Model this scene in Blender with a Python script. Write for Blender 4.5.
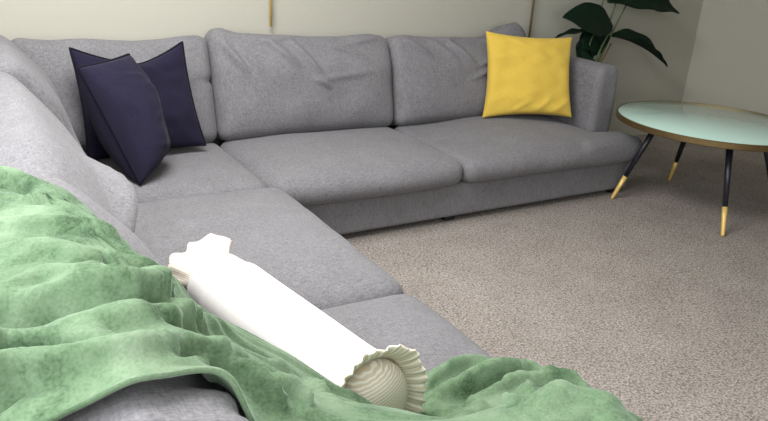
import bpy, bmesh, math, random
import numpy as np
from mathutils import Vector, Matrix
from mathutils.bvhtree import BVHTree

# ------------------------------------------------------------------ clear
for o in list(bpy.data.objects):
    bpy.data.objects.remove(o, do_unlink=True)
S = bpy.context.scene
C = S.collection
PI = math.pi

# ------------------------------------------------------------------ camera
CAM = (-0.06, -3.46, 1.249)
YAW, PITCH, ROLL, FPX = 0.553, 0.363, 0.063, 706.2
cy_, sy_, cp_, sp_ = math.cos(YAW), math.sin(YAW), math.cos(PITCH), math.sin(PITCH)
fwd = Vector((sy_*cp_, cy_*cp_, -sp_))
r0 = Vector((cy_, -sy_, 0)); u0 = r0.cross(fwd)
rv = r0*math.cos(ROLL) + u0*math.sin(ROLL)
uv = -r0*math.sin(ROLL) + u0*math.cos(ROLL)
cd = bpy.data.cameras.new('camera'); cam = bpy.data.objects.new('camera', cd); C.objects.link(cam)
m = Matrix(((rv.x, uv.x, -fwd.x, CAM[0]), (rv.y, uv.y, -fwd.y, CAM[1]), (rv.z, uv.z, -fwd.z, CAM[2]), (0, 0, 0, 1)))
cam.matrix_world = m
cd.sensor_width = 36; cd.lens = FPX/768*36; cd.clip_start = 0.02
S.camera = cam

# ------------------------------------------------------------------ world, lights, exposure
w = bpy.data.worlds.new('world'); S.world = w; w.use_nodes = True
w.node_tree.nodes['Background'].inputs[0].default_value = (0.86, 0.93, 1.0, 1)
w.node_tree.nodes['Background'].inputs[1].default_value = 1.0
S.view_settings.view_transform = 'Standard'; S.view_settings.look = 'None'
S.view_settings.gamma = 1; S.view_settings.use_curve_mapping = False
S.view_settings.exposure = 0.0

def area(name, loc, rot, sx, sy, power, col):
    l = bpy.data.lights.new(name, 'AREA'); l.shape = 'RECTANGLE'; l.size = sx; l.size_y = sy
    l.energy = power; l.color = col
    o = bpy.data.objects.new(name, l); C.objects.link(o); o.location = loc; o.rotation_euler = rot
    return o
# daylight through the window in the left wall, plus added ceiling and rear fill
area('daylight_left', (-1.08, -2.95, 1.62), (0, -PI/2 + 0.25, 0), 1.4, 2.4, 66, (0.92, 0.95, 1.0))
area('ceiling_fill', (0.40, -1.60, 2.40), (0, 0, 0), 0.9, 1.3, 92, (0.98, 0.98, 1.0))  # added lamp under the closed ceiling, brightens the upward faces
area('rear_fill', (0.3, -5.13, 1.5), (PI/2 - 0.10, 0, 0), 1.8, 1.4, 42, (0.95, 0.965, 1.0))  # added lamp behind the camera, brightens the near cushion and left seats

# ------------------------------------------------------------------ material helpers
def new_mat(name):
    mt = bpy.data.materials.new(name); mt.use_nodes = True
    nt = mt.node_tree; b = nt.nodes['Principled BSDF']
    return mt, nt, b
def N(nt, t, **kw):
    n = nt.nodes.new(t)
    for k, v in kw.items():
        if hasattr(n, k): setattr(n, k, v)
        else: n.inputs[k].default_value = v
    return n
def mapping(nt, scale, rot=(0, 0, 0)):
    tc = nt.nodes.new('ShaderNodeTexCoord'); mp = nt.nodes.new('ShaderNodeMapping')
    mp.inputs['Scale'].default_value = scale; mp.inputs['Rotation'].default_value = rot
    nt.links.new(tc.outputs['Object'], mp.inputs['Vector']); return mp
def noise(nt, scale, detail=2, vec=None, rough=0.5):
    n = nt.nodes.new('ShaderNodeTexNoise'); n.inputs['Scale'].default_value = scale
    n.inputs['Detail'].default_value = detail; n.inputs['Roughness'].default_value = rough
    if vec is None:
        tc = nt.nodes.new('ShaderNodeTexCoord'); nt.links.new(tc.outputs['Object'], n.inputs['Vector'])
    else: nt.links.new(vec.outputs[0], n.inputs['Vector'])
    return n
def ramp(nt, src, stops):
    r = nt.nodes.new('ShaderNodeValToRGB'); e = r.color_ramp.elements
    while len(e) < len(stops): e.new(0.5)
    for k, (p, c) in enumerate(stops):
        e[k].position = p; e[k].color = (*c, 1)
    nt.links.new(src, r.inputs[0]); return r
def mathn(nt, op, a, b):
    n = nt.nodes.new('ShaderNodeMath'); n.operation = op
    for i, v in enumerate((a, b)):
        if isinstance(v, (int, float)): n.inputs[i].default_value = v
        else: nt.links.new(v, n.inputs[i])
    return n
def bump(nt, b, src, strength, dist):
    n = nt.nodes.new('ShaderNodeBump'); n.inputs['Strength'].default_value = strength
    n.inputs['Distance'].default_value = dist
    nt.links.new(src, n.inputs['Height']); nt.links.new(n.outputs[0], b.inputs['Normal']); return n
def sheen(b, wt, rough=0.5, tint=(1, 1, 1)):
    b.inputs['Sheen Weight'].default_value = wt; b.inputs['Sheen Roughness'].default_value = rough
    b.inputs['Sheen Tint'].default_value = (*tint, 1)

def woven(name, dark, light, thread=330, sh=0.10, bs=0.3):
    mt, nt, b = new_mat(name)
    a = noise(nt, 1, 2, mapping(nt, (thread*0.16, thread, thread)))
    c = noise(nt, 1, 2, mapping(nt, (thread, thread*0.5, thread*0.13)))
    d = noise(nt, 1, 2, mapping(nt, (thread, thread*0.13, thread*0.5)))
    s1 = mathn(nt, 'ADD', a.outputs['Fac'], c.outputs['Fac'])
    s2 = mathn(nt, 'ADD', s1.outputs[0], d.outputs['Fac'])
    s3 = mathn(nt, 'DIVIDE', s2.outputs[0], 3.0)
    big = noise(nt, 9, 3)
    s4 = mathn(nt, 'MULTIPLY_ADD', big.outputs['Fac'], 0.12); s4.inputs[2].default_value = -0.06
    s5 = mathn(nt, 'ADD', s3.outputs[0], s4.outputs[0])
    r = ramp(nt, s5.outputs[0], [(0.30, dark), (0.70, light)])
    nt.links.new(r.outputs[0], b.inputs['Base Color'])
    b.inputs['Roughness'].default_value = 0.95; b.inputs['Specular IOR Level'].default_value = 0.15
    sheen(b, sh)
    bump(nt, b, s3.outputs[0], bs, 0.003)
    return mt
def plain(name, col, rough=0.6, metal=0.0, spec=0.5, var=0.06):
    mt, nt, b = new_mat(name)
    n = noise(nt, 30, 3)
    r = ramp(nt, n.outputs['Fac'], [(0.3, tuple(x*(1-var) for x in col)), (0.7, tuple(min(1, x*(1+var)) for x in col))])
    nt.links.new(r.outputs[0], b.inputs['Base Color'])
    b.inputs['Roughness'].default_value = rough; b.inputs['Metallic'].default_value = metal
    b.inputs['Specular IOR Level'].default_value = spec
    return mt

M = {}
M['sofa'] = woven('sofa_grey_weave', (0.086, 0.082, 0.084), (0.240, 0.231, 0.238))
M['sofa_base'] = M['sofa']
M['navy'] = woven('navy_cotton', (0.008, 0.007, 0.017), (0.019, 0.016, 0.034), 420, 0.03, 0.25)
M['navy_seam'] = woven('navy_seam', (0.004, 0.004, 0.008), (0.010, 0.009, 0.018), 420, 0.02, 0.2)
M['yellow'] = woven('yellow_cotton', (0.52, 0.345, 0.045), (0.67, 0.475, 0.085), 420, 0.1, 0.25)
M['wall'] = plain('cream_wall_paint', (0.43, 0.415, 0.345), 0.85, 0, 0.2, 0.01)
M['white'] = plain('white_gloss_paint', (0.8, 0.79, 0.76), 0.4)
M['ceil'] = plain('ceiling_paint', (0.8, 0.8, 0.78), 0.9, 0, 0.1)
M['brass'] = plain('brass', (0.72, 0.50, 0.15), 0.45, 0.25)
M['rim'] = plain('aged_brass', (0.22, 0.155, 0.07), 0.4, 0.9)
M['bronze'] = plain('dark_bronze', (0.25, 0.18, 0.09), 0.5, 0.5)
M['black'] = plain('black_metal', (0.012, 0.012, 0.018), 0.35)
M['foot'] = plain('black_plastic', (0.01, 0.01, 0.01), 0.6)
M['pot'] = plain('dark_ceramic', (0.05, 0.05, 0.05), 0.5)
M['soil'] = plain('soil', (0.03, 0.02, 0.012), 1.0)
M['stem'] = plain('plant_stem', (0.06, 0.11, 0.03), 0.5)
M['redstem'] = plain('reddish_stem', (0.16, 0.08, 0.04), 0.5)

def leaf_mat():
    mt, nt, b = new_mat('dark_glossy_leaf')
    wv = N(nt, 'ShaderNodeTexWave'); wv.inputs['Scale'].default_value = 14; wv.inputs['Distortion'].default_value = 2
    tc = N(nt, 'ShaderNodeTexCoord'); nt.links.new(tc.outputs['Object'], wv.inputs['Vector'])
    n = noise(nt, 12, 3)
    mx = mathn(nt, 'MULTIPLY', wv.outputs['Fac'], n.outputs['Fac'])
    r = ramp(nt, mx.outputs[0], [(0.1, (0.004, 0.012, 0.007)), (0.7, (0.009, 0.032, 0.013))])
    nt.links.new(r.outputs[0], b.inputs['Base Color']); b.inputs['Roughness'].default_value = 0.55
    b.inputs['Specular IOR Level'].default_value = 0.12
    return mt
M['leaf'] = leaf_mat()
def glass_mat():
    mt, nt, b = new_mat('mint_back_painted_glass')
    n = noise(nt, 3, 4)
    r = ramp(nt, n.outputs['Fac'], [(0.3, (0.50, 0.70, 0.60)), (0.7, (0.52, 0.72, 0.62))])
    nt.links.new(r.outputs[0], b.inputs['Base Color']); b.inputs['Roughness'].default_value = 0.06
    b.inputs['Coat Weight'].default_value = 0.3; b.inputs['Coat Roughness'].default_value = 0.02
    return mt
M['mint'] = glass_mat()
def carpet_mat():
    mt, nt, b = new_mat('brown_grey_loop_carpet')
    n1 = noise(nt, 130, 3, None, 0.7); n2 = noise(nt, 5, 4)
    v = N(nt, 'ShaderNodeTexVoronoi'); v.inputs['Scale'].default_value = 150
    tc = N(nt, 'ShaderNodeTexCoord'); nt.links.new(tc.outputs['Object'], v.inputs['Vector'])
    s = mathn(nt, 'MULTIPLY_ADD', v.outputs['Distance'], -0.35); nt.links.new(n1.outputs['Fac'], s.inputs[2])
    s2 = mathn(nt, 'MULTIPLY_ADD', n2.outputs['Fac'], 0.14); nt.links.new(s.outputs[0], s2.inputs[2])
    r = ramp(nt, s2.outputs[0], [(0.18, (0.155, 0.132, 0.112)), (0.40, (0.315, 0.276, 0.243)), (0.62, (0.51, 0.463, 0.418))])
    nt.links.new(r.outputs[0], b.inputs['Base Color']); b.inputs['Roughness'].default_value = 1
    b.inputs['Specular IOR Level'].default_value = 0.05
    bump(nt, b, s.outputs[0], 0.8, 0.008)
    return mt
M['carpet'] = carpet_mat()
def fleece_mat():
    mt, nt, b = new_mat('green_fleece')
    n1 = noise(nt, 9, 5, mapping(nt, (1, 1, 1)), 0.65); n2 = noise(nt, 260, 2)
    s = mathn(nt, 'MULTIPLY_ADD', n2.outputs['Fac'], 0.25); nt.links.new(n1.outputs['Fac'], s.inputs[2])
    r = ramp(nt, s.outputs[0], [(0.44, (0.043, 0.078, 0.038)), (0.60, (0.115, 0.178, 0.100)), (0.85, (0.205, 0.275, 0.178))])
    nt.links.new(r.outputs[0], b.inputs['Base Color']); b.inputs['Roughness'].default_value = 1
    b.inputs['Specular IOR Level'].default_value = 0.1
    sheen(b, 0.22, 0.35, (0.85, 1.0, 0.85))
    bump(nt, b, n2.outputs['Fac'], 0.25, 0.003)
    return mt
M['fleece'] = fleece_mat()
def striped(name, c1, c2, axis, freq):
    mt, nt, b = new_mat(name)
    tc = N(nt, 'ShaderNodeTexCoord'); mp = nt.nodes.new('ShaderNodeAttribute'); mp.attribute_name = 'ang'
    s = mathn(nt, 'MULTIPLY', mp.outputs['Fac'], freq); s2 = mathn(nt, 'SINE', s.outputs[0], 0)
    r = ramp(nt, s2.outputs[0], [(0.0, c1), (0.45, c2)])
    nt.links.new(r.outputs[0], b.inputs['Base Color']); b.inputs['Roughness'].default_value = 0.9
    b.inputs['Specular IOR Level'].default_value = 0.1
    return mt
M['cream'] = striped('cream_ticking_stripe', (0.68, 0.58, 0.44), (0.86, 0.82, 0.73), 0, 80)
M['ivory'] = woven('ivory_cotton', (0.66, 0.63, 0.58), (0.74, 0.72, 0.68), 300, 0.1, 0.2)

# ------------------------------------------------------------------ mesh helpers
def link(name, me, mat, parent=None, smooth=True):
    o = bpy.data.objects.new(name, me); C.objects.link(o)
    if mat: me.materials.append(mat)
    if smooth: me.polygons.foreach_set('use_smooth', [True]*len(me.polygons))
    if parent is not None: o.parent = parent
    return o
def mesh_np(name, V, F):
    me = bpy.data.meshes.new(name); me.from_pydata([tuple(map(float, v)) for v in V], [], [tuple(map(int, f)) for f in F]); me.update(); return me
def thing(name, label, cat, loc=(0, 0, 0), group=None):
    o = bpy.data.objects.new(name, None); C.objects.link(o); o.location = loc
    o.empty_display_size = 0.1
    o['label'] = label; o['category'] = cat
    if group: o['group'] = group
    return o
def tag(o, label, cat, group=None):
    o['label'] = label; o['category'] = cat
    if group: o['group'] = group
    return o
def boxes(name, bs, mat, parent=None, bevel=0.0, seg=3, kind=None):
    """one mesh out of axis-aligned boxes (x0,x1,y0,y1,z0,z1)"""
    bm = bmesh.new()
    for x0, x1, y0, y1, z0, z1 in bs:
        r = bmesh.ops.create_cube(bm, size=1)
        for v in r['verts']:
            v.co = Vector(((x0+x1)/2 + v.co.x*(x1-x0), (y0+y1)/2 + v.co.y*(y1-y0), (z0+z1)/2 + v.co.z*(z1-z0)))
    if bevel: bmesh.ops.bevel(bm, geom=bm.edges[:], offset=bevel, segments=seg, profile=0.5, affect='EDGES')
    me = bpy.data.meshes.new(name); bm.to_mesh(me); bm.free()
    o = link(name, me, mat, parent, smooth=False)
    if kind: o['kind'] = kind
    return o
def lathe(name, prof, mat, parent=None, seg=48, loc=(0, 0, 0)):
    V, F = [], []
    for r, z in prof:
        for k in range(seg): V.append((loc[0]+r*math.cos(2*PI*k/seg), loc[1]+r*math.sin(2*PI*k/seg), loc[2]+z))
    for i in range(len(prof)-1):
        for k in range(seg): F.append((i*seg+k, i*seg+(k+1) % seg, (i+1)*seg+(k+1) % seg, (i+1)*seg+k))
    F.append(tuple(range(seg-1, -1, -1))); F.append(tuple((len(prof)-1)*seg+k for k in range(seg)))
    o = link(name, mesh_np(name, V, F), mat, parent); sharp(o); return o
def sharp(o, ang=0.7):
    me = o.data
    try: me.set_sharp_from_angle(angle=ang)
    except Exception: pass
def tube_vf(pts, rad, seg=10, cap=True):
    pts = [Vector(p) for p in pts]
    if isinstance(rad, (int, float)): rad = [rad]*len(pts)
    V, F = [], []
    t = (pts[1]-pts[0]).normalized(); a = t.orthogonal().normalized()
    for i, p in enumerate(pts):
        t = (pts[min(i+1, len(pts)-1)] - pts[max(i-1, 0)]).normalized()
        a = (a - t*a.dot(t)).normalized(); b = t.cross(a)
        for k in range(seg):
            q = p + rad[i]*(a*math.cos(2*PI*k/seg) + b*math.sin(2*PI*k/seg)); V.append(tuple(q))
    for i in range(len(pts)-1):
        for k in range(seg): F.append((i*seg+k, i*seg+(k+1) % seg, (i+1)*seg+(k+1) % seg, (i+1)*seg+k))
    if cap: F.append(tuple(range(seg-1, -1, -1))); F.append(tuple((len(pts)-1)*seg+k for k in range(seg)))
    return V, F
def tube(name, pts, rad, mat, parent=None, seg=10):
    V, F = tube_vf(pts, rad, seg); return link(name, mesh_np(name, V, F), mat, parent)

class Waves:
    """smooth random field as a sum of plane waves"""
    def __init__(s, seed, freq, n=14, dim=3):
        r = np.random.RandomState(seed); k = r.normal(size=(n, dim)); k /= np.linalg.norm(k, axis=1)[:, None]
        s.k = k*freq*(0.6 + 0.8*r.rand(n))[:, None]; s.ph = r.rand(n)*6.283; s.n = n
    def __call__(s, P): return np.sin(P @ s.k.T + s.ph).sum(1)/math.sqrt(s.n/2)
def rbox(hx, hy, hz, r, step):
    """rounded box surface grid, centred; returns verts, faces"""
    half = np.array([hx, hy, hz]); ns = [max(6, int(round(2*h/step))) for h in half]
    pts, faces = [], []
    def lin(n, h):
        return np.linspace(-h, h, n+1)
    off = 0
    for ax in range(3):
        a, b = [(1, 2), (2, 0), (0, 1)][ax]
        A, B = np.meshgrid(lin(ns[a], half[a]), lin(ns[b], half[b]), indexing='ij')
        for sg in (-1, 1):
            P = np.zeros((A.size, 3)); P[:, a] = A.ravel(); P[:, b] = B.ravel(); P[:, ax] = sg*half[ax]
            na, nb = ns[a]+1, ns[b]+1
            for i in range(na-1):
                for j in range(nb-1):
                    q = [off+i*nb+j, off+(i+1)*nb+j, off+(i+1)*nb+j+1, off+i*nb+j+1]
                    faces.append(q if sg > 0 else q[::-1])
            pts.append(P); off += A.size
    P = np.vstack(pts); F = np.array(faces)
    key = np.round(P, 6); U, inv = np.unique(key, axis=0, return_inverse=True); inv = inv.reshape(-1)
    F = inv[F]; P = U
    q = np.clip(P, -(half-r), half-r); d = P-q; L = np.linalg.norm(d, axis=1); L[L == 0] = 1
    P = q + d/L[:, None]*r
    return P, F
def sm(x, a, b):
    t = np.clip((x-a)/(b-a), 0, 1); return t*t*(3-2*t)
def crease(X, Z, x0, z0, x1, z1, wd):
    """gaussian around a segment, fading at its ends; signed side too"""
    dx, dz = x1-x0, z1-z0; L = math.hypot(dx, dz); tx, tz = dx/L, dz/L
    s = ((X-x0)*tx + (Z-z0)*tz)/L; d = -(X-x0)*tz + (Z-z0)*tx
    fade = np.sin(np.clip(s, 0, 1)*PI)**0.7
    fade = np.sin(np.clip(s, 0, 1)*PI)**1.3
    return fade*np.exp(-(d/wd)**2), fade*d/wd*np.exp(-(d/wd)**2)

# ------------------------------------------------------------------ room shell
XL, XR, YB, YF, H = -1.15, 6.9, 0.0, -5.2, 2.42
fl = boxes('floor', [(XL-.1, XR+.1, YF-.1, YB+.1, -0.1, 0)], M['carpet'], kind='structure')
boxes('ceiling', [(XL-.1, XR+.1, YF-.1, YB+.1, H, H+.1)], M['ceil'], kind='structure')
boxes('wall_back', [(XL-.1, XR+.1, YB, YB+.1, 0, H)], M['wall'], kind='structure')
wr_ = boxes('wall_right', [(0, .1, YF*1.2, .12, 0, H)], M['wall'], kind='structure')
wr_.location = (4.714, 0, 0); wr_.rotation_euler = (0, 0, 0.36)     # the corner opens a little wider than a right angle
wy0, wy1, wz0, wz1 = -4.2, -1.7, 0.85, 2.35
boxes('wall_left', [(XL-.1, XL, YF, wy0, 0, H), (XL-.1, XL, wy1, YB, 0, H), (XL-.1, XL, wy0, wy1, 0, wz0), (XL-.1, XL, wy0, wy1, wz1, H)], M['wall'], kind='structure')
vx0, vx1, vz0, vz1 = -0.7, 1.3, 0.7, 2.3  # unseen window opening, added and placed to suit the rear fill lamp
boxes('wall_front', [(XL-.1, vx0, YF-.1, YF, 0, H), (vx1, XR+.1, YF-.1, YF, 0, H), (vx0, vx1, YF-.1, YF, 0, vz0), (vx0, vx1, YF-.1, YF, vz1, H)], M['wall'], kind='structure')
f = 0.05
boxes('window_1', [(XL-.07, XL-.02, wy0, wy0+f, wz0, wz1), (XL-.07, XL-.02, wy1-f, wy1, wz0, wz1), (XL-.07, XL-.02, wy0, wy1, wz0, wz0+f),
                   (XL-.07, XL-.02, wy0, wy1, wz1-f, wz1), (XL-.07, XL-.02, (wy0+wy1)/2-.025, (wy0+wy1)/2+.025, wz0, wz1)], M['white'], kind='structure')
boxes('added_window', [(vx0, vx0+f, YF-.07, YF-.02, vz0, vz1), (vx1-f, vx1, YF-.07, YF-.02, vz0, vz1), (vx0, vx1, YF-.07, YF-.02, vz0, vz0+f),
                   (vx0, vx1, YF-.07, YF-.02, vz1-f, vz1)], M['white'], kind='structure')

# ------------------------------------------------------------------ the corner sofa
D = 0.955
sofa = thing('corner_sofa', 'large grey woven fabric corner sofa with plump seat and back cushions', 'sofa')
base = boxes('base', [(0.0, 3.10, -0.93, -0.02, 0.03, 0.20), (0.0, 0.925, -3.07, -0.92, 0.03, 0.20)], M['sofa_base'], sofa, 0.0)
for v_ in base.data.polygons: pass
bv = base.modifiers.new('round', 'BEVEL'); bv.width = 0.018; bv.segments = 3
bf = boxes('back_frame', [(0.0, 3.11, -0.10, -0.02, 0.2, 0.60), (-0.02, 0.06, -3.07, -0.10, 0.2, 0.58)], M['sofa'], sofa, 0.018)
for k, (x, y) in enumerate([(3.04, -.87), (3.04, -.08), (1.9, -.87), (.06, -.08), (.06, -3.01), (.86, -3.01), (.86, -1.9), (1.05, -.87)]):
    boxes('foot', [(x-.03, x+.03, y-.03, y+.03, 0, .032)], M['foot'], sofa, 0.004)

def arm(name, w, d, h, loc, rotz, seed):
    V, F = rbox(w/2, d/2, h/2, min(w/2*.8, .038), 0.014)
    wv = Waves(seed, 9)
    X, Z = V[:, 0]/(w/2), V[:, 2]/(h/2)
    V[:, 0] += np.sign(V[:, 0])*0.012*(1-Z**2)
    V += 0.0025*wv(V)[:, None]*np.array([1, 1, 1])
    V[:, 2] += h/2
    o = link(name, mesh_np(name, V, F), M['sofa'], sofa)
    o.location = loc; o.rotation_euler = (0, 0, rotz); return o
arm_r = arm('arm', 0.15, 0.66, 0.485, (3.045, -0.40, 0.195), 0, 3)
arm_l = arm('arm', 0.20, 0.58, 0.475, (0.36, -2.975, 0.195), PI/2, 4)

def seat_mesh(name, w, d, h, seed, crown=0.035, tab=None, front=1):
    """seat cushion centred in x,y with its base at z=0; front is -y"""
    V, F = rbox(w/2, d/2, h/2, 0.055, 0.02)
    if tab:
        # notch: keep the part behind the arm out by squeezing it in x
        tw, ty = tab
    X, Y, Z = V[:, 0]/(w/2), V[:, 1]/(d/2), V[:, 2]/(h/2)
    e = (1-np.abs(X)**2.6)*(1-np.abs(Y)**2.6)
    e = np.clip(e, 0, 1)
    V[:, 2] += np.where(Z > 0, crown*e*Z, 0.0)
    # side bulge
    V[:, 0] += np.sign(X)*0.010*(1-Z**2)*(np.abs(X) > .9)*(1-Y**4)
    V[:, 1] += np.sign(Y)*0.014*(1-Z**2)*(np.abs(Y) > .9)*(1-X**4)
    # stitched seam around the box: a fine groove just under the top edge
    side = np.maximum(np.abs(X), np.abs(Y)) > 0.93
    n1, n2 = Waves(seed, 7), Waves(seed+1, 22)
    V[:, 2] += np.where(Z > 0.2, 0.0055*n1(V) + 0.0018*n2(V), 0)*np.clip(e*3, .25, 1)
    V[:, 1] += np.where(Y < -.9, 0.004*n1(V)+0.0015*n2(V), 0)
    V[:, 2] += h/2
    return V, F
def put_seat(V, F, loc, rotz):
    o = link('seat_cushion', mesh_np('seat_cushion', V, F), M['sofa'], sofa)
    o.location = loc; o.rotation_euler = (0, 0, rotz); return o
SB = 0.197; SH = 0.125
seats = []
# corner, middle, right (with its tongue in front of the arm), and the two of the left run
V, F = seat_mesh('s', 0.70, 0.70, SH, 11, 0.022); seats.append(put_seat(V, F, (0.605, -0.605, SB), 0))
V, F = seat_mesh('s', 0.955, 0.74, SH, 12, 0.040); seats.append(put_seat(V, F, (1.434, -0.615, SB), 0))
def tee(w, d, h, seed, tabw, tabd, crown, mirror=1):
    V1, F1 = seat_mesh('s', w, d, h, seed, crown)
    V2, F2 = rbox((tabw+.3)/2, tabd/2, h/2, 0.05, 0.02)
    V2[:, 2] = V2[:, 2]*1.12 + h/2 + .006; V2[:, 0] += (w/2 + tabw - (tabw+.3)/2)*1; V2[:, 1] += -d/2 + tabd/2 - 0.008
    V2[:, 2] += np.where(V2[:, 2] > h/2, 0.010*sm(-V2[:, 0], -(w/2+tabw), -(w/2-.1)), 0)
    V = np.vstack([V1, V2]); F = np.vstack([F1, F2+len(V1)])
    if mirror < 0: V[:, 0] *= -1; F = F[:, ::-1]
    me = mesh_np('tee', V, F); o = bpy.data.objects.new('tmp', me); C.objects.link(o)
    md = o.modifiers.new('r', 'REMESH'); md.mode = 'VOXEL'; md.voxel_size = 0.012
    ms = o.modifiers.new('s', 'SMOOTH'); ms.iterations = 8; ms.factor = 0.6
    dg = bpy.context.evaluated_depsgraph_get()
    me2 = bpy.data.meshes.new_from_object(o.evaluated_get(dg)); me2.name = 'seat_cushion'
    bpy.data.objects.remove(o, do_unlink=True)
    s = link('seat_cushion', me2, None, sofa)
    me2.materials.clear(); me2.materials.append(M['sofa']); return s
o = tee(1.045, 0.74, SH, 13, 0.17, 0.215, 0.040); o.location = (2.437, -0.615, SB); seats.append(o)
V, F = seat_mesh('s', 0.965, 0.70, SH, 14, 0.040); seats.append(put_seat(V, F, (0.640, -1.443, SB), PI/2))
o = tee(0.935, 0.70, SH, 15, 0.19, 0.21, 0.030, -1); o.location = (0.640, -2.400, SB); o.rotation_euler = (0, 0, PI/2); seats.append(o)

def back_mesh(w, h, t, seed, top=None, creases=(), endp=5, pin=None):
    """back cushion: width on x, height on z from 0, front is -y, centred on y=0"""
    V, F = rbox(w/2, t/2, h/2, min(t*.46, .055), 0.0125)
    X, Y, Z = V[:, 0]/(w/2), V[:, 1]/(t/2), V[:, 2]/(h/2)
    e = np.clip((1-np.abs(X)**endp)*(1-np.abs(Z)**3), 0, 1)
    V[:, 1] += np.where(Y < 0, -1, 0.4)*0.045*e
    V[:, 1] *= 1 - 0.25*sm(Z, 0.2, 1)              # thinner towards the top
    V[:, 1] -= np.where(Y < 0, 0.02*e*sm(-Z, 0, 1), 0)
    if top is not None:
        xs, zs = zip(*top); dz = np.interp(V[:, 0]/w, xs, zs)
        V[:, 2] += dz*sm(Z, 0.1, 1)
    n1, n2 = Waves(seed, 8), Waves(seed+1, 24)
    fr = sm(-Y, 0.0, 0.8)
    V[:, 1] -= fr*(0.007*n1(V)+0.002*n2(V))
    V[:, 2] += sm(Z, .8, 1)*(0.005*n1(V)+0.002*n2(V))
    for x0, z0, x1, z1, amp, wd in creases:
        g, s = crease(V[:, 0]/w, (V[:, 2]+h/2)/h, x0, z0, x1, z1, wd)
        V[:, 1] -= 2.6*amp*(g - 0.8*s)*sm(-Y, -0.2, 0.5)
    if pin:
        for sx, zc, amp in pin:
            g = np.exp(-((Z-zc)/0.07)**2)*np.exp(-((X-sx)/0.22)**2)
            V[:, 0] -= sx*amp*g; V[:, 1] += amp*0.9*g
    V[:, 2] += h/2
    return V, F
def put_back(V, F, loc, rotz, lean):
    o = link('back_cushion', mesh_np('back_cushion', V, F), M['sofa'], sofa)
    o.location = loc; o.rotation_euler = Matrix.Rotation(rotz, 4, 'Z').to_euler()
    o.matrix_basis = Matrix.Translation(loc) @ Matrix.Rotation(rotz, 4, 'Z') @ Matrix.Rotation(-lean, 4, 'X')
    return o
backs = []
BZ = 0.312
V, F = back_mesh(0.83, 0.50, 0.20, 21, [(-.5, .0), (-.3, -.012), (.1, -.02), (.4, .0), (.5, .005)],
                 [(-.1, .75, .35, .72, .006, .05)], pin=[(1, .15, .008)])
backs.append(put_back(V, F, (0.532, -0.235, BZ-.01), 0, 0.20))
V, F = back_mesh(0.958, 0.485, 0.21, 22, [(-.5, .035), (-.44, .045), (-.36, .018), (-.2, .0), (0, -.01), (.2, -.015), (.38, .0), (.5, -.005)],
                 [(-.47, 1.03, -.33, .60, .011, .022), (-.26, 1.04, -.06, .66, .012, .022), (-.12, 1.02, .05, .58, .011, .018),
                  (-.02, .60, .10, .46, .007, .018), (-.40, .95, -.24, .62, .006, .022), (.03, .98, .34, .74, .007, .022), (.12, .88, .48, 1.0, .007, .022),
                  (-.34, .93, .0, 1.02, .006, .02), (-.05, .55, .40, .64, .004, .03)])
backs.append(put_back(V, F, (1.428, -0.24, BZ-.005), 0, 0.20))
V, F = back_mesh(0.955, 0.485, 0.21, 23, [(-.5, -.01), (-.38, .0), (-.2, -.015), (.1, -.02), (.22, -.01), (.34, .05), (.42, .065), (.5, .02)],
                 [(-.45, 1.02, -.24, .70, .010, .022), (-.16, 1.0, .03, .60, .013, .022), (-.02, .60, .34, .86, .011, .02), (-.05, .46, .20, .66, .007, .02),
                  (-.28, 1.0, -.08, .68, .007, .022), (-.3, .9, .05, 1.0, .006, .022), (.1, 1.0, .3, .7, .008, .022)])
backs.append(put_back(V, F, (2.395, -0.24, BZ-.005), 0, 0.20))
# the three along the left run (front faces +x): all lean well back, their faces in one line
def put_left(V, F, y, lean, reach=0.588):
    o = put_back(V, F, (0.22, y, BZ-.01), PI/2, lean)
    co = np.array([o.matrix_basis @ Vector(v) for v in V]); q = np.percentile(co[:, 0]+0.52*co[:, 2], 99.7)
    o.matrix_basis = Matrix.Translation((reach-q, 0, 0)) @ o.matrix_basis
    return o
V, F = back_mesh(0.72, 0.53, 0.20, 24, [(-.5, .01), (0, -.0), (.5, .01)], endp=9)
backs.append(put_left(V, F, -0.60, 0.34))
V, F = back_mesh(1.16, 0.53, 0.22, 25, [(-.5, .0), (-.3, .01), (0, .0), (.3, .012), (.5, .0)],
                 [(-.45, .55, -.05, .72, .018, .06)], endp=4)
backs.append(put_left(V, F, -1.540, 0.34))
V, F = back_mesh(0.96, 0.52, 0.24, 26, [(-.5, .01), (0, .01), (.5, .0)], [(-.3, 1.0, -.25, .8, .01, .03), (-.36, 1.0, -.3, .8, .01, .03)], endp=9)
backs.append(put_left(V, F, -2.575, 0.34, 0.560))

bpy.context.view_layer.update()

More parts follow.
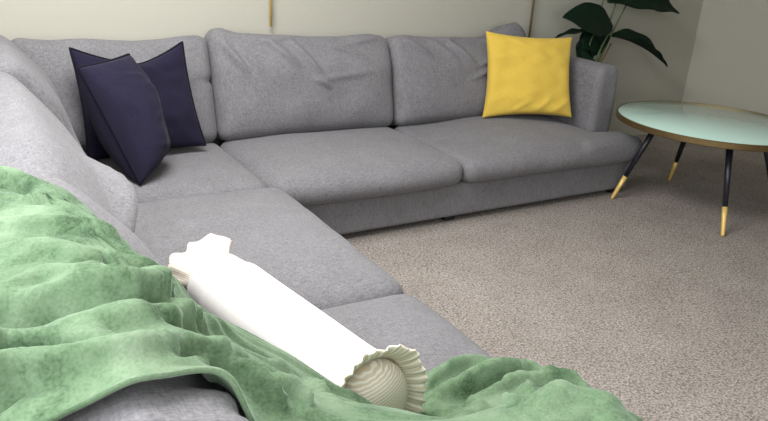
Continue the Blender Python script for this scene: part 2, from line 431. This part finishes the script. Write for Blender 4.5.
# ------------------------------------------------------------------ scatter cushions
def patch_pillow(name, label, cat, TL, TR, BR, BL, thick, mat, seed, piping=None, pinch=0.05, dip=0.0, dipat=0.0, wr=(), n=44, group=None, bow=0.0):
    """square cushion spanned between four corners; front faces the viewer side of TL-TR-BR-BL"""
    TL, TR, BR, BL = [np.array(c, float) for c in (TL, TR, BR, BL)]
    ctr = (TL+TR+BR+BL)/4; wv, w2 = Waves(seed, 5, dim=2), Waves(seed+1, 15, dim=2)
    g = np.linspace(-1, 1, n+1); g = np.sign(g)*np.abs(g)**0.9
    A, B = np.meshgrid(g, g, indexing='ij'); a, b = A.ravel(), B.ravel()
    # edges draw in between the corners
    a2 = a*(1-pinch*(1-b**2)*np.abs(a)**2); b2 = b*(1-pinch*(1-a**2)*np.abs(b)**2)
    b2 = b2 - dip*np.clip(b, 0, 1)**2*np.clip(1-np.abs((a-dipat)/(1+np.abs(dipat)*np.sign(dipat)*np.sign(a-dipat)*-1))**1.3, 0, 1)
    s, t = (a2+1)/2, (b2+1)/2
    P = ((1-s)*t)[:, None]*TL + (s*t)[:, None]*TR + (s*(1-t))[:, None]*BR + ((1-s)*(1-t))[:, None]*BL
    nx = np.cross((TR+BR-TL-BL), (TL+TR-BL-BR)); nx /= np.linalg.norm(nx)
    prof = (np.clip(1-a**2, 0, 1)*np.clip(1-b**2, 0, 1))**0.42
    prof *= 1 - 0.12*b                                # filling settles towards the bottom
    UV = np.stack([a, b], 1)
    wob = 0.005*wv(UV) + 0.0018*w2(UV)
    def side(sg):
        h = thick/2*prof + wob*np.clip(prof*1.4, 0, 1)*sg*(1 if sg > 0 else .5)
        for x0, z0, x1, z1, amp, wd in wr:
            gg, ss = crease(a, b, x0, z0, x1, z1, wd)
            if sg > 0: h = h + amp*(gg-.8*ss)
        return P + sg*h[:, None]*nx - bow*((1-a**2)*(1-b**2))[:, None]*nx
    Vf, Vb = side(1), side(-1)
    m_ = n+1; F = []; idx = np.arange(m_*m_).reshape(m_, m_)
    border = (np.abs(a) > .9999) | (np.abs(b) > .9999)
    mapb = np.where(border, np.arange(m_*m_), np.arange(m_*m_)+m_*m_)
    for i in range(n):
        for j in range(n):
            q = [idx[i, j], idx[i+1, j], idx[i+1, j+1], idx[i, j+1]]
            F.append(q); F.append([mapb[k] for k in q[::-1]])
    V = np.vstack([Vf, Vb]); used = sorted(set(k for q in F for k in q)); re = {k: i for i, k in enumerate(used)}
    V = V[used]-ctr; F = [[re[k] for k in q] for q in F]
    root = thing(name, label, cat, ctr, group)
    cov = link('cover', mesh_np('cover', V, F), mat, root)
    sub = cov.modifiers.new('sub', 'SUBSURF'); sub.levels = 1; sub.render_levels = 1
    if piping:
        loop = [idx[i, 0] for i in range(n)]+[idx[n, j] for j in range(n)]+[idx[i, n] for i in range(n, 0, -1)]+[idx[0, j] for j in range(n, 0, -1)]
        pts = [Vf[k]-ctr for k in loop]
        pts.append(pts[0])
        tube('piping', pts, 0.0045, piping, root, 8)
    return root
Y_ = patch_pillow('scatter_cushion', 'mustard yellow square cushion leaning against the sofa arm', 'cushion',
    (2.435, -0.345, 0.832), (2.925, -0.52, 0.815), (2.865, -0.67, 0.388), (2.405, -0.435, 0.362), 0.15, M['yellow'], 31, None, 0.09,
    wr=[(-.95, .35, -.3, .5, .006, .06), (-.5, -.95, .1, -.5, .008, .07), (0, -.98, .5, -.45, .008, .07), (.4, -.95, .95, -.5, .006, .06), (-.6, .98, .0, .7, .006, .06)])
N2 = patch_pillow('scatter_cushion', 'dark navy cushion propped upright on the corner back cushion, behind another navy one', 'cushion',
    (0.325, -0.40, 0.785), (0.775, -0.385, 0.800), (0.835, -0.475, 0.362), (0.34, -0.50, 0.345), 0.11, M['navy'], 33, M['navy_seam'], 0.06, dip=0.30, dipat=0.12,
    wr=[(.2, .9, .55, .3, .006, .08)], group='navy scatter cushions')
N1 = patch_pillow('scatter_cushion', 'dark navy cushion in front, slumped sideways on the corner seat', 'cushion',
    (0.315, -0.66, 0.755), (0.525, -0.52, 0.775), (0.615, -0.60, 0.365), (0.465, -0.87, 0.350), 0.25, M['navy'], 35, M['navy_seam'], 0.03,
    wr=[(-.6, .75, .6, .50, .009, .05), (-.3, -.2, .5, -.1, .006, .05), (-.5, -.55, .3, -.75, .007, .05)], group='navy scatter cushions')

# ------------------------------------------------------------------ bolster with frilled ends
def bolster():
    A = np.array([0.402, -1.870, 0.440]); B = np.array([0.510, -2.470, 0.448])
    ax = B-A; L = np.linalg.norm(ax); ax /= L
    side = np.cross(ax, [0, 0, 1]); side /= np.linalg.norm(side); up = np.cross(side, ax)
    root = thing('bolster_pillow', 'cream white bolster pillow with frilled striped ends lying along the sofa seat', 'pillow', A)
    def surf(name, prof, mat, seg=96, wav=None, cap=None):
        V, F, ang = [], [], []
        for i, (s, r) in enumerate(prof):
            for k in range(seg):
                th = 2*PI*k/seg; rr, ds = r, 0.0
                if wav: rr, ds = wav(i, s, r, th)
                c = ax*(s+ds) + side*rr*math.cos(th) + up*rr*math.sin(th)
                V.append(c); ang.append(th if not cap else (rr*math.sin(th)+0.25*rr*math.cos(th))*cap)
        for i in range(len(prof)-1):
            for k in range(seg): F.append((i*seg+k, i*seg+(k+1) % seg, (i+1)*seg+(k+1) % seg, (i+1)*seg+k))
        me = mesh_np(name, V, F); at = me.attributes.new('ang', 'FLOAT', 'POINT'); at.data.foreach_set('value', ang)
        return link(name, me, mat, root)
    R = 0.085
    wv = Waves(5, 14)
    def bodyw(i, s, r, th):
        p = np.array([[s, r*math.cos(th), r*math.sin(th)]])
        return r + 0.004*float(wv(p)[0])*(r/R), 0
    prof = [(.045, .050), (.05, .064), (.065, .076), (.09, .077), (.13, .079)] + [(.13+.45*i/20, R) for i in range(1, 21)] + [(.61, .086), (.635, .086), (.648, .083), (.655, .079)]
    surf('body', prof, M['ivory'], wav=bodyw)
    def endw(i, s, r, th):
        return r + 0.001*math.sin(24*th)*(r/R)**4, 0.0012*math.sin(24*th)*(r/R)**6
    surf('end_cap', [(.650, .081), (.656, .0815), (.668, .079), (.680, .073), (.690, .063), (.698, .048), (.703, .030), (.705, .012), (.7055, .001)], M['cream'], wav=endw, cap=13)
    def frill(i, s, r, th):
        k = i/6.0
        return r + k*0.003*math.sin(11*th+.5*math.sin(3*th)), k*0.0042*math.cos(31*th+1.6*math.sin(2*th)) + k*0.004*math.sin(4*th)
    fr = surf('frill', [(.648, .081), (.657, .089), (.665, .096), (.672, .103), (.677, .110), (.680, .116), (.682, .121)], M['cream'], 240, frill)
    so = fr.modifiers.new('t', 'SOLIDIFY'); so.thickness = 0.003
    def frill2(i, s, r, th):
        k = i/5.0
        return r*(1+0.16*k*math.sin(3*th+.9)) + k*0.004*math.sin(11*th), k*0.008*math.cos(11*th+1.3*math.sin(2*th)) + k*.008*math.sin(3*th)
    fr = surf('frill', [(.052, .066), (.038, .062), (.022, .066), (.004, .076), (-.012, .086), (-.024, .092)], M['cream'], 200, frill2)
    so = fr.modifiers.new('t', 'SOLIDIFY'); so.thickness = 0.003
    return root
bol = bolster()

# ------------------------------------------------------------------ green throw
def catmull(P, n):
    """P: (k,...) control rows -> n rows"""
    k = len(P); t = np.linspace(0, k-1, n); i = np.clip(t.astype(int), 0, k-2); f_ = (t-i)
    f_ = f_.reshape((-1,)+(1,)*(P.ndim-1))
    g = lambda j: P[np.clip(j, 0, k-1)]
    p0, p1, p2, p3 = g(i-1), g(i), g(i+1), g(i+2)
    return 0.5*((2*p1)+(-p0+p2)*f_+(2*p0-5*p1+4*p2-p3)*f_**2+(-p0+3*p1-3*p2+p3)*f_**3)
ctl = np.array([  # stations from behind the back to the front of the near arm; far edge -> near edge
 [(-.22,-1.98,.45),(-.22,-2.20,.45),(-.22,-2.42,.45),(-.22,-2.62,.45),(-.22,-2.84,.45)],
 [(-.19,-1.99,.68),(-.20,-2.20,.68),(-.20,-2.42,.68),(-.20,-2.62,.68),(-.20,-2.84,.68)],
 [(-.13,-2.05,.81),(-.14,-2.20,.81),(-.14,-2.42,.81),(-.14,-2.62,.81),(-.14,-2.84,.81)],
 [(-.03,-2.13,.825),(-.05,-2.22,.83),(-.06,-2.42,.83),(-.06,-2.63,.83),(-.06,-2.86,.77)],
 [( .05,-2.25,.82),( .04,-2.36,.83),( .03,-2.44,.84),( .01,-2.63,.84),( .00,-2.865,.77)],
 [( .10,-2.46,.80),( .09,-2.55,.815),( .08,-2.63,.825),( .075,-2.72,.83),( .06,-2.865,.76)],
 [( .165,-2.53,.73),( .155,-2.60,.745),( .145,-2.67,.76),( .135,-2.74,.78),( .12,-2.85,.75)],
 [( .255,-2.54,.67),( .24,-2.61,.68),( .225,-2.68,.70),( .20,-2.76,.74),( .155,-2.865,.72)],
 [( .345,-2.52,.59),( .33,-2.60,.60),( .31,-2.69,.63),( .28,-2.80,.68),( .195,-2.895,.69)],
 [( .45,-2.545,.495),( .45,-2.61,.51),( .44,-2.71,.55),( .41,-2.84,.65),( .26,-2.955,.67)],
 [( .57,-2.565,.385),( .54,-2.64,.40),( .53,-2.74,.50),( .51,-2.87,.63),( .42,-3.020,.69)],
 [( .695,-2.42,.37),( .66,-2.57,.39),( .63,-2.72,.45),( .60,-2.86,.62),( .56,-2.985,.69)],
 [( .80,-2.39,.37),( .76,-2.55,.39),( .71,-2.71,.44),( .67,-2.85,.60),( .60,-3.020,.69)],
 [( .91,-2.44,.38),( .87,-2.58,.40),( .83,-2.71,.43),( .79,-2.83,.50),( .72,-3.020,.56)],
 [( .95,-2.58,.40),( .93,-2.65,.41),( .90,-2.74,.43),( .87,-2.83,.45),( .82,-3.060,.42)],
 [(1.01,-2.68,.37),(.99,-2.73,.38),(.97,-2.78,.39),(.94,-2.84,.40),( .90,-3.060,.38)],
 [(1.06,-2.72,.27),(1.06,-2.76,.27),(1.05,-2.81,.27),(1.03,-2.86,.27),(1.01,-3.060,.27)],
], float)
NU, NV = 230, 170
G = catmull(ctl, NU); G = np.swapaxes(catmull(np.swapaxes(G, 0, 1), NV), 0, 1)    # NU x NV x 3
def support_tree():
    bm = bmesh.new(); dg = bpy.context.evaluated_depsgraph_get()
    for o in list(seats)+list(backs)+[arm_l, bf, base]:
        me = o.evaluated_get(dg).to_mesh(); me.transform(o.matrix_world); bm.from_mesh(me); o.evaluated_get(dg).to_mesh_clear()
    t = BVHTree.FromBMesh(bm); bm.free(); return t
tree = support_tree()
def lift(G, gap, maxlift=0.35):
    need = np.zeros((NU, NV))
    for i in range(NU):
        for j in range(NV):
            p = Vector(G[i, j])
            hit = tree.ray_cast(Vector((p.x, p.y, 1.5)), Vector((0, 0, -1)))
            if hit[0] is not None and p.x > -0.16:
                need[i, j] = min(max(0, hit[0].z+gap-p.z), maxlift)
    soft = blur(need[:, :, None], 10)[:, :, 0]*1.15
    G[:, :, 2] += np.maximum(need, soft)
    return G
def blur(G, n):
    for _ in range(n):
        Q = G.copy()
        Q[1:-1] = (G[:-2]+2*G[1:-1]+G[2:])/4; G = Q.copy()
        Q[:, 1:-1] = (G[:, :-2]+2*G[:, 1:-1]+G[:, 2:])/4; G = Q
    return G
G = lift(G, 0.010); G = blur(G, 6); G = lift(G, 0.008); G = blur(G, 2)
# folds: each is a crest line over the cloth (height, soft width, steep width, points)
FOLDS = [
    (0.016, 0.020, 0.011, [(0.693, -2.558, 0.389), (0.763, -2.573, 0.395), (0.847, -2.602, 0.404), (0.580, -2.916, 0.686)]),
    (0.014, 0.020, 0.011, [(0.660, -2.557, 0.386), (0.722, -2.592, 0.397), (0.514, -2.904, 0.685)]),
    (0.020, 0.030, 0.012, [(-0.216, -2.106, 0.503), (-0.168, -2.118, 0.762), (-0.029, -2.189, 0.829), (-0.003, -2.222, 0.830), (0.027, -2.280, 0.834), (0.044, -2.357, 0.838)]),
    (0.008, 0.015, 0.008, [(-0.009, -2.344, 0.835), (0.012, -2.344, 0.835), (0.032, -2.354, 0.836)]),
    (0.014, 0.035, 0.012, [(-0.217, -2.407, 0.503), (-0.167, -2.407, 0.771), (-0.040, -2.408, 0.833), (-0.002, -2.431, 0.839), (0.037, -2.458, 0.840), (0.077, -2.477, 0.829), (0.109, -2.487, 0.806)]),
    (0.022, 0.040, 0.013, [(-0.217, -2.643, 0.503), (-0.175, -2.642, 0.753), (-0.060, -2.653, 0.826), (-0.026, -2.668, 0.828), (0.025, -2.687, 0.836), (0.074, -2.698, 0.834), (0.138, -2.611, 0.779)]),
    (0.018, 0.030, 0.015, [(-0.217, -2.627, 0.503), (-0.171, -2.626, 0.762), (-0.050, -2.636, 0.831), (-0.035, -2.634, 0.834), (-0.015, -2.621, 0.838), (0.004, -2.625, 0.840), (0.027, -2.651, 0.840), (0.051, -2.679, 0.840)]),
    (0.022, 0.035, 0.011, [(-0.217, -2.707, 0.503), (-0.175, -2.706, 0.754), (-0.065, -2.720, 0.811), (-0.032, -2.733, 0.814), (-0.001, -2.753, 0.826), (0.029, -2.780, 0.837), (0.043, -2.779, 0.838)]),
    (0.022, 0.030, 0.011, [(-0.217, -2.777, 0.503), (-0.180, -2.776, 0.745), (-0.070, -2.792, 0.803), (-0.041, -2.789, 0.812), (-0.007, -2.807, 0.827), (0.023, -2.815, 0.837), (0.049, -2.821, 0.839), (0.072, -2.807, 0.830), (0.095, -2.797, 0.812)]),
    (0.016, 0.030, 0.011, [(0.069, -2.802, 0.831), (0.115, -2.764, 0.792), (0.168, -2.743, 0.760), (0.193, -2.746, 0.745)]),
    (0.012, 0.018, 0.010, [(0.102, -2.813, 0.810), (0.141, -2.763, 0.771), (0.166, -2.768, 0.757), (0.188, -2.789, 0.739), (0.212, -2.806, 0.717)]),
    (0.006, 0.022, 0.011, [(0.241, -2.681, 0.687), (0.291, -2.669, 0.641), (0.312, -2.702, 0.632), (0.302, -2.784, 0.668)]),
    (0.008, 0.018, 0.010, [(0.205, -2.775, 0.733), (0.234, -2.778, 0.711), (0.251, -2.800, 0.695)]),
    (0.010, 0.030, 0.020, [(-0.217, -2.517, 0.503), (-0.171, -2.517, 0.762), (-0.049, -2.518, 0.836), (-0.004, -2.538, 0.844), (0.049, -2.586, 0.843), (0.107, -2.587, 0.811), (0.169, -2.547, 0.745)]),
    (0.010, 0.030, 0.020, [(-0.005, -2.713, 0.825), (0.036, -2.740, 0.838), (0.085, -2.730, 0.823), (0.167, -2.637, 0.745), (0.228, -2.603, 0.689)]),
    (0.020, 0.025, 0.015, [(0.677, -2.458, 0.373), (0.761, -2.439, 0.374), (0.845, -2.426, 0.376), (0.880, -2.429, 0.378)]),
    (0.024, 0.025, 0.014, [(0.695, -2.492, 0.377), (0.774, -2.508, 0.383), (0.855, -2.520, 0.389), (0.911, -2.521, 0.393)]),
    (0.016, 0.014, 0.012, [(0.890, -2.530, 0.392), (0.927, -2.525, 0.395), (0.940, -2.551, 0.398), (0.919, -2.588, 0.403)]),
    (0.020, 0.018, 0.010, [(0.811, -2.553, 0.393), (0.853, -2.555, 0.395), (0.911, -2.580, 0.402), (0.958, -2.609, 0.399), (0.970, -2.632, 0.396)]),
]
U = np.linspace(0, 1, NU)[:, None]*np.ones((1, NV)); Vv = np.ones((NU, 1))*np.linspace(0, 1, NV)[None, :]
def fld(seed, fr, su=3.0, sv=1.3): return Waves(seed, fr, dim=2)(np.stack([U.ravel()*su, Vv.ravel()*sv], 1)).reshape(NU, NV)
DV = np.gradient(G, axis=1); DV /= np.linalg.norm(DV, axis=2)[:, :, None]+1e-9
def resample(P, step=0.008):
    P = catmull(np.array(P, float), 60); d = np.r_[0, np.cumsum(np.linalg.norm(np.diff(P, axis=0), axis=1))]
    n = max(6, int(d[-1]/step)); t = np.linspace(0, d[-1], n)
    return np.stack([np.interp(t, d, P[:, k]) for k in range(3)], 1), t/d[-1]
disp = np.zeros((NU, NV)); Gf = G.reshape(-1, 3); wob = 1+0.25*fld(51, 9, 4, 3)
for hgt, wu, wd, pts in FOLDS:
    P, t = resample(pts)
    d2 = ((Gf[:, None, :]-P[None, :, :])**2).sum(2); k = d2.argmin(1)
    off = Gf-P[k]; dist = np.sqrt(d2.min(1)); sgn = (off*DV.reshape(-1, 3)).sum(1)
    side = 0.5+0.5*np.clip(1.6*sgn/(dist+1e-6), -1, 1); wdt = 0.7*(wu+(wd-wu)*side)
    first = U.reshape(-1)[((Gf-P[0])**2).sum(1).argmin()]
    fade = np.clip(np.sin(np.clip(t[k], 0, 1)*PI), 0, 1)**0.45 if first > 0.20 else np.cos(np.clip(t[k], 0, 1)*PI/2)**0.45
    prof = np.exp(-(dist/wdt)**2) - 0.30*np.exp(-((dist-1.9*wd)/(0.8*wd))**2)*side
    disp += ((1.9 if first < 0.52 else 1.8)*hgt*fade*prof).reshape(NU, NV)*wob
disp += 0.0018*(1+fld(45, 7, 4, 5)) + 0.0018*(1+fld(52, 16, 4, 5)) + sm(U, .55, .66)*0.003*(1+fld(53, 9, 6, 5))
disp += 0.005*np.clip(0.8+fld(54, 3, 3, 3), 0, 1.5)*(1-np.abs(fld(55, 20, 0.35, 1.0))).clip(-.6, 1)
ba, bb = np.array([0.402, -1.87, 0.44]), np.array([0.520, -2.525, 0.449])
tt = np.clip(((Gf-ba)@(bb-ba))/((bb-ba)@(bb-ba)), 0, 1)
disp *= (0.2+0.8*sm(np.linalg.norm(Gf-ba-tt[:, None]*(bb-ba), axis=1), .09, .20)).reshape(NU, NV)   # lies quietly beside the bolster
disp = disp + 0.008
edge = np.minimum(1, np.minimum(Vv*.32, (1-Vv)*.6)/0.05)
disp *= 0.35 + 0.65*edge
du = np.gradient(G, axis=0); dv = np.gradient(G, axis=1)
nn = np.cross(dv, du); nn /= np.linalg.norm(nn, axis=2)[:, :, None]+1e-9
if nn[NU//3, NV//2, 2] < 0: nn = -nn
G = G + disp[:, :, None]*nn
G = lift(G, 0.006)
# keep clear of the bolster: anything inside its round body is moved out to its surface
for _ in range(3):
    Gf = G.reshape(-1, 3); tt = np.clip(((Gf-ba)@(bb-ba))/((bb-ba)@(bb-ba)), 0, 1)
    rad = Gf-ba-tt[:, None]*(bb-ba); ln = np.linalg.norm(rad, axis=1)
    k = ln < 0.098
    Gf[k] += (rad[k]/ln[k][:, None])*(0.098-ln[k])[:, None]
    G = lift(Gf.reshape(NU, NV, 3), 0.006)
idx = np.arange(NU*NV).reshape(NU, NV)
F = np.stack([idx[:-1, :-1].ravel(), idx[1:, :-1].ravel(), idx[1:, 1:].ravel(), idx[:-1, 1:].ravel()], 1)
if nn[NU//3, NV//2, 2] > 0 and np.cross(du[NU//3, NV//2], dv[NU//3, NV//2])[2] < 0: F = F[:, ::-1]
me = mesh_np('throw_blanket', G.reshape(-1, 3), F)
throw = link('throw_blanket', me, M['fleece'])
tag(throw, 'soft green fleece throw draped over the near back cushions and seat', 'blanket')
so = throw.modifiers.new('thickness', 'SOLIDIFY'); so.thickness = 0.006; so.offset = 0.0

# ------------------------------------------------------------------ coffee table
TX, TY, TR_, TZ = 3.305, -1.225, 0.480, 0.474
tb = thing('coffee_table', 'round coffee table with mint green glass top, brass rim and black splayed legs', 'table', (TX, TY, 0))
lathe('tabletop', [(TR_-.012, -.010), (TR_-.006, -.009), (TR_-.004, -.003), (TR_-.008, 0.0)], M['mint'], tb, 128, (0, 0, TZ))
lathe('underside', [(TR_-.03, -.028), (TR_-.012, -.028), (TR_-.012, -.0105), (TR_-.03, -.0105)], M['black'], tb, 96, (0, 0, TZ))
def ring(name, prof, mat, parent, seg=128, z=0):
    V, F = [], []; n = len(prof)
    for k in range(seg):
        for r, h in prof: V.append((r*math.cos(2*PI*k/seg), r*math.sin(2*PI*k/seg), h+z))
    for k in range(seg):
        for i in range(n): F.append((k*n+i, k*n+(i+1) % n, ((k+1) % seg)*n+(i+1) % n, ((k+1) % seg)*n+i))
    o = link(name, mesh_np(name, V, [f_[::-1] for f_ in F]), mat, parent); sharp(o, .6); return o
ring('rim', [(TR_-.011, -.030), (TR_, -.030), (TR_+.003, -.027), (TR_+.003, -.002), (TR_, .001), (TR_-.004, .001), (TR_-.004, -.004), (TR_-.011, -.011)], M['rim'], tb, 128, TZ)
FA, FR, RT = -2.181, 0.441, 0.27
for k in range(4):
    a = FA - k*PI/2
    ft = Vector((FR*math.cos(a), FR*math.sin(a), 0)); tp = Vector((RT*math.cos(a), RT*math.sin(a), TZ-.028))
    lg = tube('leg', [ft.lerp(tp, .30), ft.lerp(tp, .65), tp], [.0125, .015, .018], M['black'], tb, 20)
    tube('brass_tip', [ft, ft.lerp(tp, .02), ft.lerp(tp, .16), ft.lerp(tp, .302)], [.0085, .0095, .0115, .0132], M['brass'], lg, 20)
    boxes('mounting_plate', [(tp.x-.035, tp.x+.035, tp.y-.035, tp.y+.035, TZ-.034, TZ-.028)], M['black'], lg)

# ------------------------------------------------------------------ potted plant in the corner behind the arm
PX, PY = 3.36, -0.22
pl = thing('potted_plant', 'leafy potted house plant with large dark green leaves behind the sofa arm', 'plant', (PX, PY, 0))
lathe('pot', [(.085, 0), (.092, .01), (.112, .30), (.116, .34), (.110, .345), (.104, .33), (.100, .30)], M['pot'], pl, 40)
lathe('soil', [(.0995, .29), (.101, .305)], M['soil'], pl, 40)
def bez(p0, p1, p2, n=18):
    return [tuple((1-t)**2*np.array(p0)+2*t*(1-t)*np.array(p1)+t*t*np.array(p2)) for t in np.linspace(0, 1, n)]
def leaf(root, stem_pts, spine, width, normal, fold=0.35, wave=0.02, stem_mat='stem', curl=0.0, seed=0):
    """leaf blade along a spine (3 bezier points), on a stem; all coordinates in the plant's frame"""
    off = np.array([PX, PY, 0])
    sp = np.array(bez(*[np.array(p)-off for p in spine], n=30)); V, F, = [], []
    nrm = np.array(normal, float); nw = 12
    for i, p in enumerate(sp):
        t = i/29; tan = sp[min(i+1, 29)]-sp[max(i-1, 0)]; tan /= np.linalg.norm(tan)
        sd = np.cross(tan, nrm); sd /= np.linalg.norm(sd); up = np.cross(sd, tan)
        wd = width*math.sin(PI*min(1, t*0.97+.03))**0.75*(1-.35*t+.18*math.sin(PI*t))
        for j in range(nw+1):
            q = j/nw*2-1
            V.append(p + sd*wd*q*math.cos(fold) + up*(abs(q)*wd*math.sin(fold) - curl*q*q*wd + wave*abs(q)*math.sin(t*17+q*2+seed)))
    for i in range(29):
        for j in range(nw):
            a = i*(nw+1)+j; F.append((a, a+1, a+nw+2, a+nw+1))
    lf = link('leaf', mesh_np('leaf', V, F), M['leaf'], root)
    so = lf.modifiers.new('t', 'SOLIDIFY'); so.thickness = 0.002
    st = [np.array(p)-off for p in stem_pts]
    tube('stem', bez(*st), np.linspace(.009, .005, 18).tolist(), M[stem_mat], lf, 8)
b0 = (PX+.02, PY, .30)
# large leaf over the yellow cushion
leaf(pl, [b0, (PX+.10, PY, .70), (3.53, -.25, .822)], [(3.53, -.25, .822), (3.32, -.27, .90), (3.06, -.28, .895)], .105, (-.5, -.75, .45), .15, .005, seed=1)
# low leaf mass beside the arm
leaf(pl, [b0, (PX+.0, PY, .5), (3.52, -.2, .68)], [(3.52, -.2, .66), (3.44, -.2, .80), (3.28, -.22, .70)], .105, (-.4, -.9, .2), .2, .012, seed=2)
leaf(pl, [b0, (PX+.0, PY, .5), (3.45, -.2, .62)], [(3.46, -.2, .64), (3.36, -.24, .74), (3.30, -.24, .56)], .105, (-.4, -.9, .2), .2, .012, seed=5)
leaf(pl, [b0, (PX-.02, PY, .6), (3.40, -.22, .78)], [(3.40, -.22, .79), (3.25, -.22, .82), (3.08, -.22, .765)], .030, (0, -.3, .9), .3, .004, seed=3)
# top leaf running to the right
leaf(pl, [b0, (PX+.15, PY+.02, .65), (3.68, -.20, .965)], [(3.50, -.20, .985), (3.85, -.22, 1.045), (4.16, -.24, .915)], .085, (-.3, -.75, .5), .25, .010, seed=4)
leaf(pl, [b0, (PX+.14, PY+.02, .65), (3.60, -.20, 1.05)], [(3.60, -.20, 1.0), (3.55, -.2, 1.2), (3.40, -.24, 1.32)], .09, (0, -.9, .4), .3, .012, seed=7)
leaf(pl, [b0, (PX+.05, PY+.02, .65), (3.47, -.20, 1.05)], [(3.47, -.20, 1.03), (3.40, -.2, 1.2), (3.25, -.24, 1.25)], .09, (0, -.9, .4), .3, .012, seed=8)
# drooping folded leaf at the right
leaf(pl, [b0, (PX+.12, PY, .55), (3.60, -.2, .72)], [(3.585, -.2, .765), (3.85, -.22, .74), (4.12, -.26, .565)], .085, (0.1, -.45, .85), .75, .006, 'redstem', seed=6)

# ------------------------------------------------------------------ brass rods on the back wall
def rod(label, x, z0, z1, mat, y=-0.035, r=0.007):
    t = thing('wall_rod', label, 'rod', (x, y, z0), 'metal rods on the back wall')
    tube('rod', [(0, 0, 0), (0, 0, (z1-z0)/2), (0, 0, z1-z0)], r, mat, t, 14)
    tube('bracket', [(0, .035, z1-z0-.12), (0, .0, z1-z0-.12)], r*1.2, mat, t, 12)
    return t
rod('thin bright brass rod on the wall above the middle back cushion', 1.318, 0.818, 1.95, M['brass'])
rod('thin dark bronze rod on the wall behind the yellow cushion', 3.04, 0.66, 1.95, M['bronze'])
